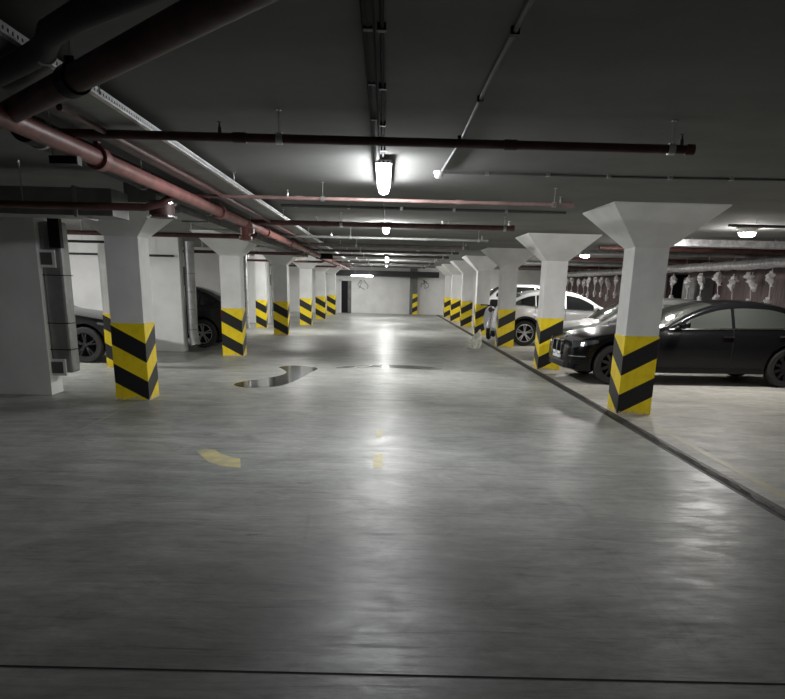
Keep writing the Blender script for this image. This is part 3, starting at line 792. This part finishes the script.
        obj('mirror_glass', MB().box(X(ms) - .078, X(ms) - .07, min((yb + .06) * sd, (yb + .23) * sd), max((yb + .06) * sd, (yb + .23) * sd), belt(ms) + .045, belt(ms) + .135), M['chrome'], mo, smooth=0)
        for s in ax:
            make_wheel(root, X(s), (W(s) - .115) * sd, sd, R, P['rim'], P.get('spokes', 5), double=P.get('double', True))
        if P.get('archtrim'):
            for s in ax:
                tr = MB(); rr = R + .05; rws = []
                for i in range(21):
                    a = PI * (-.06 + 1.12 * i / 20)
                    rws.append([(X(s) + q * math.cos(a), (w(s, max(bot(s), R + .01 + q * math.sin(a))) + .012) * sd, R + .01 + q * math.sin(a)) for q in (rr, rr + .06)])
                tr.grid(rws); obj('arch_trim', tr, M['black'], root)
    top_patch('windshield', P['ws'][0], P['ws'][1], G)
    top_patch('rear_window', P['rw'][0], P['rw'][1], G)
    # front: grille, intake, plate
    g = P['grille']
    if g['type'] == 'kidney':
        for sd in (-1, 1):
            fr = MB(); cx = .155 * sd; cz = g['z']; a_, b_ = .145, .14
            ring = [(math.copysign(abs(math.cos(t)) ** .6, math.cos(t)), math.copysign(abs(math.sin(t)) ** .6, math.sin(t))) for t in [2 * PI * i / 32 for i in range(32)]]
            fr.grid([[(X(g['s']) + dx, cx + u * a_ * q, cz + v * b_ * q) for u, v in ring] for dx, q in ((-.05, 1), (.03, 1), (.035, .93), (.03, .87), (-.05, .87))], closed=True)
            go = obj('grille', fr, M['chrome'], root)
            sl = MB()
            for i in range(9):
                yy = cx + (-4 + i) * .03
                sl.box(X(g['s']) - .02, X(g['s']) + .015, yy - .004, yy + .004, cz - b_ * .85, cz + b_ * .85)
            sl.box(X(g['s']) - .04, X(g['s']) - .01, cx - a_ * .9, cx + a_ * .9, cz - b_ * .9, cz + b_ * .9)
            obj('grille_bars', sl, M['black'], go, smooth=0)
        rb = MB(); rb.lathe([(0, .01), (.04, .008), (.042, 0)], (0, 0, 0), 'z', 24)
        ro = obj('bonnet_badge', rb, M['chrome'], root, (X(.12), 0, top(.12) + .004)); ro.rotation_euler = (0, .5, 0)
        q = MB()
        for a0 in (0, PI):
            pts = [(0, 0, .012)] + [(.03 * math.cos(a0 + t * PI / 12), .03 * math.sin(a0 + t * PI / 12), .012) for t in range(7)]
            q.add(pts, [tuple(range(len(pts)))])
        obj('badge_quarters', q, M['blue'], ro, smooth=0)
    else:
        obj('grille', MB().box(X(.03), X(-.01), -.45, .45, g['z'] - .09, g['z'] + .09), M['black'], root, smooth=0, bevel=.02)
    obj('lower_intake', MB().box(X(.06), X(-.012), -.5, .5, .25, .36), M['black'], root, smooth=0, bevel=.02)
    for sd in (-1, 1):
        side_patch('fog_lamp_trim', .03, .3, lambda s: .35, lambda s: .41, sd, M['black'], n=8, k=2)
        side_patch('bumper_strip', .01, .26, lambda s: .47, lambda s: .485, sd, M['chrome'], off=.008, n=8, k=1)
    obj('number_plate', MB().box(X(-.01), X(-.025), -.26, .26, P['plate_z'], P['plate_z'] + .11), M['plate'], root, smooth=0)
    obj('number_plate', MB().box(X(L + .012), X(L), -.26, .26, .62, .73), M['plate'], root, smooth=0)
    return root

sedan_top = [(0, .66), (.03, .72), (.12, .77), (.5, .87), (1.1, .965), (1.62, 1.03), (1.95, 1.18), (2.4, 1.37), (2.75, 1.455), (3.1, 1.485), (3.5, 1.475), (3.9, 1.40), (4.25, 1.27), (4.6, 1.13), (4.9, 1.09), (5.05, 1.04), (5.1, .9)]
sedan = dict(L=5.1, top=sedan_top, width=[(0, .66), (.05, .76), (.15, .83), (.4, .90), (.9, .94), (2.5, .95), (4.2, .94), (4.8, .88), (5.0, .82), (5.1, .72)],
             belt=[(0, .62), (.5, .84), (1.2, .93), (1.7, .965), (3.5, 1.0), (4.6, 1.03), (5.1, .95)], bottom=[(0, .24), (.3, .2), (4.6, .21), (5.1, .34)],
             paint=M['paint_black'], glass=M['glass_dark'], R=.345, axles=(.89, 4.0), side_windows=[(1.86, 2.92), (2.98, 3.92), (3.97, 4.3)], seams=(1.62, 2.95, 3.9), handles=(2.62, 3.62),
             headlight=(.06, .62, .62, .75, .10), taillight=(4.78, 5.09, .75, .92), mirror=1.98, ws=(1.66, 2.62), rw=(3.72, 4.5), grille=dict(type='kidney', s=-.0, z=.585), plate_z=.40, rim=M['rim_dark'], spokes=10, double=False)
near = dict(sedan); near['top'] = [(max(0, a - .1), b) if a > .3 else (a, b) for a, b in sedan_top]; near['L'] = 5.0; near['width'] = [(max(0, a - .1), b) if a > .5 else (a, b) for a, b in sedan['width']]
near['axles'] = (.76, 3.86); near['side_windows'] = [(1.72, 2.78), (2.84, 3.78), (3.83, 4.16)]; near['mirror'] = 1.86; near['ws'] = (1.54, 2.5); near['rw'] = (3.6, 4.4); near['seams'] = (1.5, 2.81, 3.76); near['taillight'] = (4.68, 4.99, .75, .92); near['bottom'] = [(0, .24), (.3, .2), (4.5, .21), (5.0, .34)]; near['belt'] = [(0, .62), (.5, .84), (1.2, .93), (1.7, .965), (3.5, 1.0), (4.5, 1.03), (5.0, .95)]; near['glass'] = M['glass_grey']; near['headlight'] = (.05, .46, .62, .74, .10)
# near black sedan: nose to the lane (world -x)
make_car('black_sedan', 'black luxury sedan with twin chrome grille, parked nose to the lane on the right', 'car', (3.24 + 2.5, 13.75, 0), PI + .03, near)
grey = dict(sedan); grey.update(paint=M['paint_grey'], glass=M['glass_grey'], L=4.3, grille=dict(type='bar', z=.6), rim=M['rim_silver'], spokes=5, double=True, chrome=0,
    top=[(0, .62), (.03, .70), (.15, .76), (.6, .86), (1.1, .94), (1.45, 1.12), (1.85, 1.32), (2.2, 1.42), (2.6, 1.46), (3.2, 1.45), (3.8, 1.38), (4.1, 1.2), (4.25, 1.0), (4.3, .8)],
    width=[(0, .64), (.05, .74), (.15, .81), (.4, .87), (.9, .90), (2.5, .90), (3.6, .90), (4.1, .84), (4.3, .70)], belt=[(0, .58), (.5, .80), (1.1, .89), (1.7, .93), (3.5, .97), (4.3, .9)],
    bottom=[(0, .24), (.3, .2), (3.9, .22), (4.3, .34)], R=.32, axles=(.82, 3.45), side_windows=[(1.32, 1.72), (1.76, 2.5), (2.55, 3.3), (3.35, 3.8)], seams=(1.3, 2.52, 3.3), handles=(2.2, 3.05),
    headlight=(.05, .5, .60, .72, .12), taillight=(4.0, 4.28, .78, .92), mirror=1.7, ws=(1.16, 1.95), rw=(3.75, 4.15))
make_car('grey_hatchback', 'grey car between the black sedan and the white hatchback, windshield showing', 'car', (3.72 + 2.15, 17.5, 0), PI, grey)
lsed = dict(sedan); lsed.update(paint=M['paint_black'], rim=M['rim_dark'], spokes=5, double=True, grille=dict(type='bar', z=.6), chrome=0)
make_car('black_saloon_car', 'black car with black rims, nose towards the nearest left column', 'car', (-4.93 - 2.55, 15.35, 0), 0, lsed)
l2 = dict(sedan); l2.update(paint=M['paint_dark'], rim=M['rim_silver'], spokes=5, double=True, grille=dict(type='bar', z=.6), chrome=0)
l2['L'] = 4.78; l2['taillight'] = (4.45, 4.76, .75, .9); l2['rw'] = (3.72, 4.3); l2['width'] = [(0, .66), (.05, .76), (.15, .83), (.4, .90), (.9, .94), (2.5, .95), (4.0, .93), (4.5, .86), (4.7, .78), (4.78, .66)]; l2['bottom'] = [(0, .24), (.3, .2), (4.4, .21), (4.78, .34)]; l2['belt'] = [(0, .62), (.5, .84), (1.2, .93), (1.7, .965), (3.5, 1.0), (4.4, 1.02), (4.78, .93)]
l2['top'] = [(0, .66), (.03, .72), (.12, .77), (.5, .87), (1.1, .965), (1.62, 1.03), (1.95, 1.18), (2.4, 1.37), (2.75, 1.455), (3.1, 1.485), (3.7, 1.46), (4.0, 1.38), (4.3, 1.24), (4.5, 1.13), (4.65, 1.06), (4.74, 1.0), (4.78, .88)]
make_car('dark_fastback', 'dark car with silver wheels backed in behind the second left column', 'car', (-6.09, 19.25, 0), PI, l2)
suv_top = [(0, .72), (.04, .86), (.2, .95), (.7, 1.04), (1.2, 1.09), (1.5, 1.18), (1.85, 1.38), (2.2, 1.52), (2.6, 1.57), (3.1, 1.57), (3.5, 1.53), (3.85, 1.42), (4.1, 1.25), (4.25, 1.12), (4.34, 1.0), (4.4, .75)]
suv = dict(L=4.4, top=suv_top, width=[(0, .70), (.06, .8), (.2, .87), (.6, .92), (1.5, .93), (3.5, .93), (4.0, .90), (4.27, .82), (4.4, .66)],
           belt=[(0, .68), (.5, .9), (1.2, .99), (3.0, 1.05), (3.9, 1.13), (4.4, 1.0)], bottom=[(0, .28), (.3, .24), (4.0, .25), (4.4, .42)],
           paint=M['paint_white'], glass=M['glass_dark'], R=.36, axles=(.87, 3.66), side_windows=[(1.55, 2.5), (2.56, 3.36), (3.40, 3.98)], seams=(1.5, 2.53, 3.4), handles=(2.2, 3.1),
           headlight=(.05, .55, .74, .88, .06), taillight=(4.1, 4.38, .86, .98), mirror=1.72, ws=(1.3, 2.1), rw=(3.8, 4.2), grille=dict(type='bar', z=.66), plate_z=.42, rim=M['rim_silver'], spokes=5, double=True, archtrim=1, chrome=0, archgap=.06, sillmat=M['black'])
make_car('white_hatchback', 'white high hatchback with black wheel arches backed towards the lane', 'car', (3.30 + 2.2, 22.2, 0), 0, suv)
van = dict(suv); sc_ = 1.13
van['top'] = [(a, b * sc_) for a, b in suv_top]; van['belt'] = [(a, b * sc_) for a, b in suv['belt']]; van['archtrim'] = 0; van['R'] = .38
make_car('white_offroader', 'tall white car seen over the roof of the white hatchback', 'car', (3.6 + 2.3, 28.6, 0), 0, van)

# ------------------------------------------------------------------ scooter
t = thing('scooter', 'white scooter with black seat parked between the third and fourth right columns', 'scooter', (3.50, 24.2, 0), math.radians(-105))
# local +x forward
for x in (-.62, .66):
    wv = MB(); wv.lathe([(.17, -.05), (.24, -.06), (.275, 0), (.24, .06), (.17, .05), (.17, -.05)], (0, 0, 0), 'y', 28)
    wo = obj('wheel', wv, M['rubber'], t, (x, 0, .275))
    h = MB(); h.lathe([(.17, -.03), (.15, -.02), (.03, -.05), (.03, .05), (.15, .02), (.17, .03)], (0, 0, 0), 'y', 20); obj('rim', h, M['rim_silver'], wo)
b = MB(); b.grid([[(x, wy * math.cos(a), z + hz * math.sin(a)) for a in [2 * PI * i / 16 for i in range(16)]] for x, wy, z, hz in
                  [(-.92, .03, .72, .03), (-.85, .10, .70, .08), (-.6, .16, .64, .14), (-.3, .17, .56, .15), (0, .16, .40, .10), (.2, .18, .34, .06), (.35, .18, .36, .07)]], closed=True)
obj('body_panel', b, M['paint_white'], t)
b = MB(); b.grid([[(x + .02 * math.sin(a), wy * math.cos(a), z + .0 + th * math.sin(a)) for a in [2 * PI * i / 16 for i in range(16)]] for x, wy, z, th in
                  [(.38, .18, .30, .04), (.40, .22, .5, .05), (.44, .22, .75, .05), (.46, .17, .92, .05), (.44, .10, 1.0, .03)]], closed=True)
obj('leg_shield', b, M['paint_white'], t)
obj('front_fender', MB().sphere((.66, 0, .42), .24, 10, 1.1, .42, .75), M['paint_white'], t)
b = MB(); b.grid([[(x, wy * math.cos(a), z + .05 * math.sin(a)) for a in [2 * PI * i / 14 for i in range(14)]] for x, wy, z in [(-.85, .06, .84), (-.7, .13, .84), (-.35, .15, .80), (-.05, .12, .79), (0, .05, .78)]], closed=True)
obj('seat', b, M['seat'], t)
obj('handlebar', MB().tube([(.36, -.34, 1.06), (.43, -.12, 1.06), (.45, 0, 1.05), (.43, .12, 1.06), (.36, .34, 1.06)], .017, 8), M['black'], t)
obj('fork', MB().tube([(.66, 0, .28), (.5, 0, .7), (.44, 0, 1.05)], .03, 10), M['chrome'], t)
obj('headlight', MB().sphere((.52, 0, .93), .08, 10, .6, 1, 1), M['headlight'], t)
obj('top_box', MB().box(-1.08, -.72, -.2, .2, .93, 1.22), M['seat'], t, bevel=.04)
obj('stand', MB().tube([(-.1, .12, .36), (-.16, .26, .0)], .014, 6), M['black'], t)

# sack leaning beside the fifth column
rows = []
for i in range(11):
    z = .50 * i / 10; q = [1.0, 1.08, 1.06, 1.0, .93, .84, .72, .55, .36, .2, .12][i]
    rows.append([(2.44 + .16 * i / 10 + q * .17 * math.cos(a) * (1 + .08 * math.sin(5 * a + i)), 20.1 + q * .14 * math.sin(a) * (1 + .1 * math.cos(4 * a)), z + .001) for a in [2 * PI * k / 18 for k in range(18)]])
m_ = MB(); m_.grid(rows, closed=True); m_.add(rows[0], [tuple(range(18))]); m_.add(rows[-1], [tuple(range(18))])
tag(obj('tied_sack', m_, M['bag']), 'pale greenish sack standing on the floor joint by the right columns', 'sack')

# ------------------------------------------------------------------ right bay wall dressing
t = thing('foil_duct', 'crinkled silver foil-wrapped duct along the brown right wall', 'duct')
rws = []
yy = 8.0
while yy <= 42.6:
    j = random.uniform(-.02, .02); rr = .15 + random.uniform(-.012, .012)
    rws.append([(9.3 + rr * 1.25 * math.cos(a), yy, 2.31 + j * .6 + rr * .8 * math.sin(a)) for a in [2 * PI * k / 12 for k in range(12)]]); yy += .35
m_ = MB(); m_.grid(rws, closed=True); obj('duct_run', m_, M['foil'], t)
for y in [9 + 1.6 * k for k in range(20)]:
    obj('strap', MB().tube([(9.3, y, 2.42), (9.3, y, ZC - .002)], .008, 6), M['steel'], t)
# hanging wraps
def wrap(first, x, y, seed):
    rd = random.Random(seed)
    t = thing('hanging_wrap', 'crumpled white plastic wrap hanging on a string before the brown wall', 'plastic wrap', (x, y, 0), 0, 'white wraps hanging along the brown wall')
    obj('string', MB().tube([(0, 0, 2.22), (.01, .02, 2.0), (0, -.03, 1.6), (.0, -.05, 1.42)], .014, 5), M['wrap'], t)
    for zc, q, hh in ((1.97, 1, rd.uniform(.36, .5)), (1.40, .8, rd.uniform(.14, .3))):
        rws = []; ph = rd.uniform(0, 6); lean = rd.uniform(-.25, .25)
        for i in range(11):
            th = i / 10; r0 = .075 * q * (.25 + math.sin(PI * min(1, th * 1.15 + .02)) ** .5 if th < .82 else .22 + .5 * rd.random())
            rws.append([(r0 * math.cos(a) * (1 + rd.uniform(-.55, .55)), lean * (th - .5) * hh * 2 + r0 * 1.2 * math.sin(a) * (1 + rd.uniform(-.6, .6)) + .02 * math.sin(ph + 7 * th), zc + (.5 - th) * hh) for a in [2 * PI * k / 7 for k in range(7)]])
        m_ = MB(); m_.grid(rws, closed=True); m_.add(rws[0], [tuple(range(7))]); m_.add(rws[-1], [tuple(range(7))]); obj('crumpled_wrap', m_, M['wrap'], t, smooth=20)
    return t
first = [wrap(None, 9.62, 15.6, 1), wrap(None, 9.62, 16.7, 2), wrap(None, 9.62, 17.7, 3)]
yy = 18.75; k = 0
while yy < 41:
    src = first[k % 3]
    if not (25.6 < yy < 28.0):
        dup(src, (9.62 + random.uniform(-.02, .02), yy + random.uniform(-.15, .15), random.uniform(-.12, .06)), src['label'], rotz=random.choice([0, PI, .8, 2.2]))
    yy += 1.05; k += 1
t = thing('steel_cabinet', 'grey steel cabinet against the brown wall beside the dark doorway', 'cabinet', (10.08, 24.2, 0))
obj('body', MB().box(-.28, .28, -.5, .5, 0.05, 2.05), M['grey_panel'], t, smooth=0, bevel=.01)
for s in (0, 1): obj('door', MB().box(-.3, -.28, -.49 + s * .5, -.01 + s * .5, .1, 2.0), M['grey_panel'], t, smooth=0)
obj('plinth', MB().box(-.26, .28, -.48, .48, 0, .05), M['black'], t, smooth=0)
# pale cross duct above the sedan, plus dark pipes on the right ceiling
t = thing('pale_cross_duct', 'pale metal duct crossing the right bays above the black sedan', 'duct')
obj('duct_run', MB().box(4.75, 9.0, 14.3, 14.7, 2.43, 2.55), M['foil'], t, smooth=0)
for x in (5.8, 7.4, 8.7): obj('hanger', MB().tube([(x, 14.5, 2.55), (x, 14.5, ZC)], .006, 6), M['steel'], t)
for k, (y, m_, r_) in enumerate([(9.2, 'dark_pipe', .03), (11.0, 'conduit', .02), (17.5, 'dark_pipe', .05), (19.4, 'galv', .06), (24.0, 'dark_pipe', .05), (29.0, 'galv', .06), (33.7, 'dark_pipe', .05)]):
    t = thing('bay_pipe', ['thin dark pipe over the right bay, nearest', 'thin grey pipe over the right bay before the rightmost lamp', 'dark pipe over the grey sedan', 'silver pipe over the gap before the white hatchback',
                           'dark pipe over the right bay behind the white hatchback', 'silver pipe over the tall white car', 'dark pipe over the deepest right bay'][k], 'pipe')
    obj('pipe_run', MB().tube([(4.9, y, 2.53), (XR - .05, y, 2.53)], r_, 12), M[m_], t)
    for x in (5.3, 7.5): obj('hanger', MB().tube([(x, y, 2.53), (x, y, ZC)], .006, 6), M['steel'], t)

# ------------------------------------------------------------------ camera
F = 725.0; CX, CY = 392.5, 496.0; CAMH = 1.6
pitch = math.radians(16.2097); yaw = math.radians(0.94615); roll = math.radians(1.35)
f = Vector((math.sin(yaw) * math.cos(pitch), math.cos(yaw) * math.cos(pitch), -math.sin(pitch)))
r0 = Vector((math.cos(yaw), -math.sin(yaw), 0)); u0 = r0.cross(f)
R_ = r0 * math.cos(roll) + u0 * math.sin(roll); U_ = u0 * math.cos(roll) - r0 * math.sin(roll)
cam = bpy.data.cameras.new('camera'); co = bpy.data.objects.new('camera', cam); C.objects.link(co)
mtx = Matrix((R_, U_, -f)).transposed().to_4x4(); mtx.translation = Vector((0, 0, CAMH)); co.matrix_world = mtx
cam.sensor_fit = 'HORIZONTAL'; cam.sensor_width = 36; cam.lens = 36 * F / 785; cam.shift_y = (CY - 349.5) / 785; cam.shift_x = 0
cam.clip_start = 0.05; cam.clip_end = 200
SC.camera = co

w = bpy.data.worlds.new('world'); SC.world = w; w.use_nodes = True
w.node_tree.nodes['Background'].inputs['Color'].default_value = (0.02, 0.02, 0.022, 1)
SC.view_settings.view_transform = 'Standard'; SC.view_settings.look = 'None'; SC.view_settings.gamma = 1.0
SC.view_settings.exposure = 1.86
SC.cycles.use_denoising = True
SC.cycles.max_bounces = 10; SC.cycles.diffuse_bounces = 6
SC.cycles.sample_clamp_indirect = 6.0
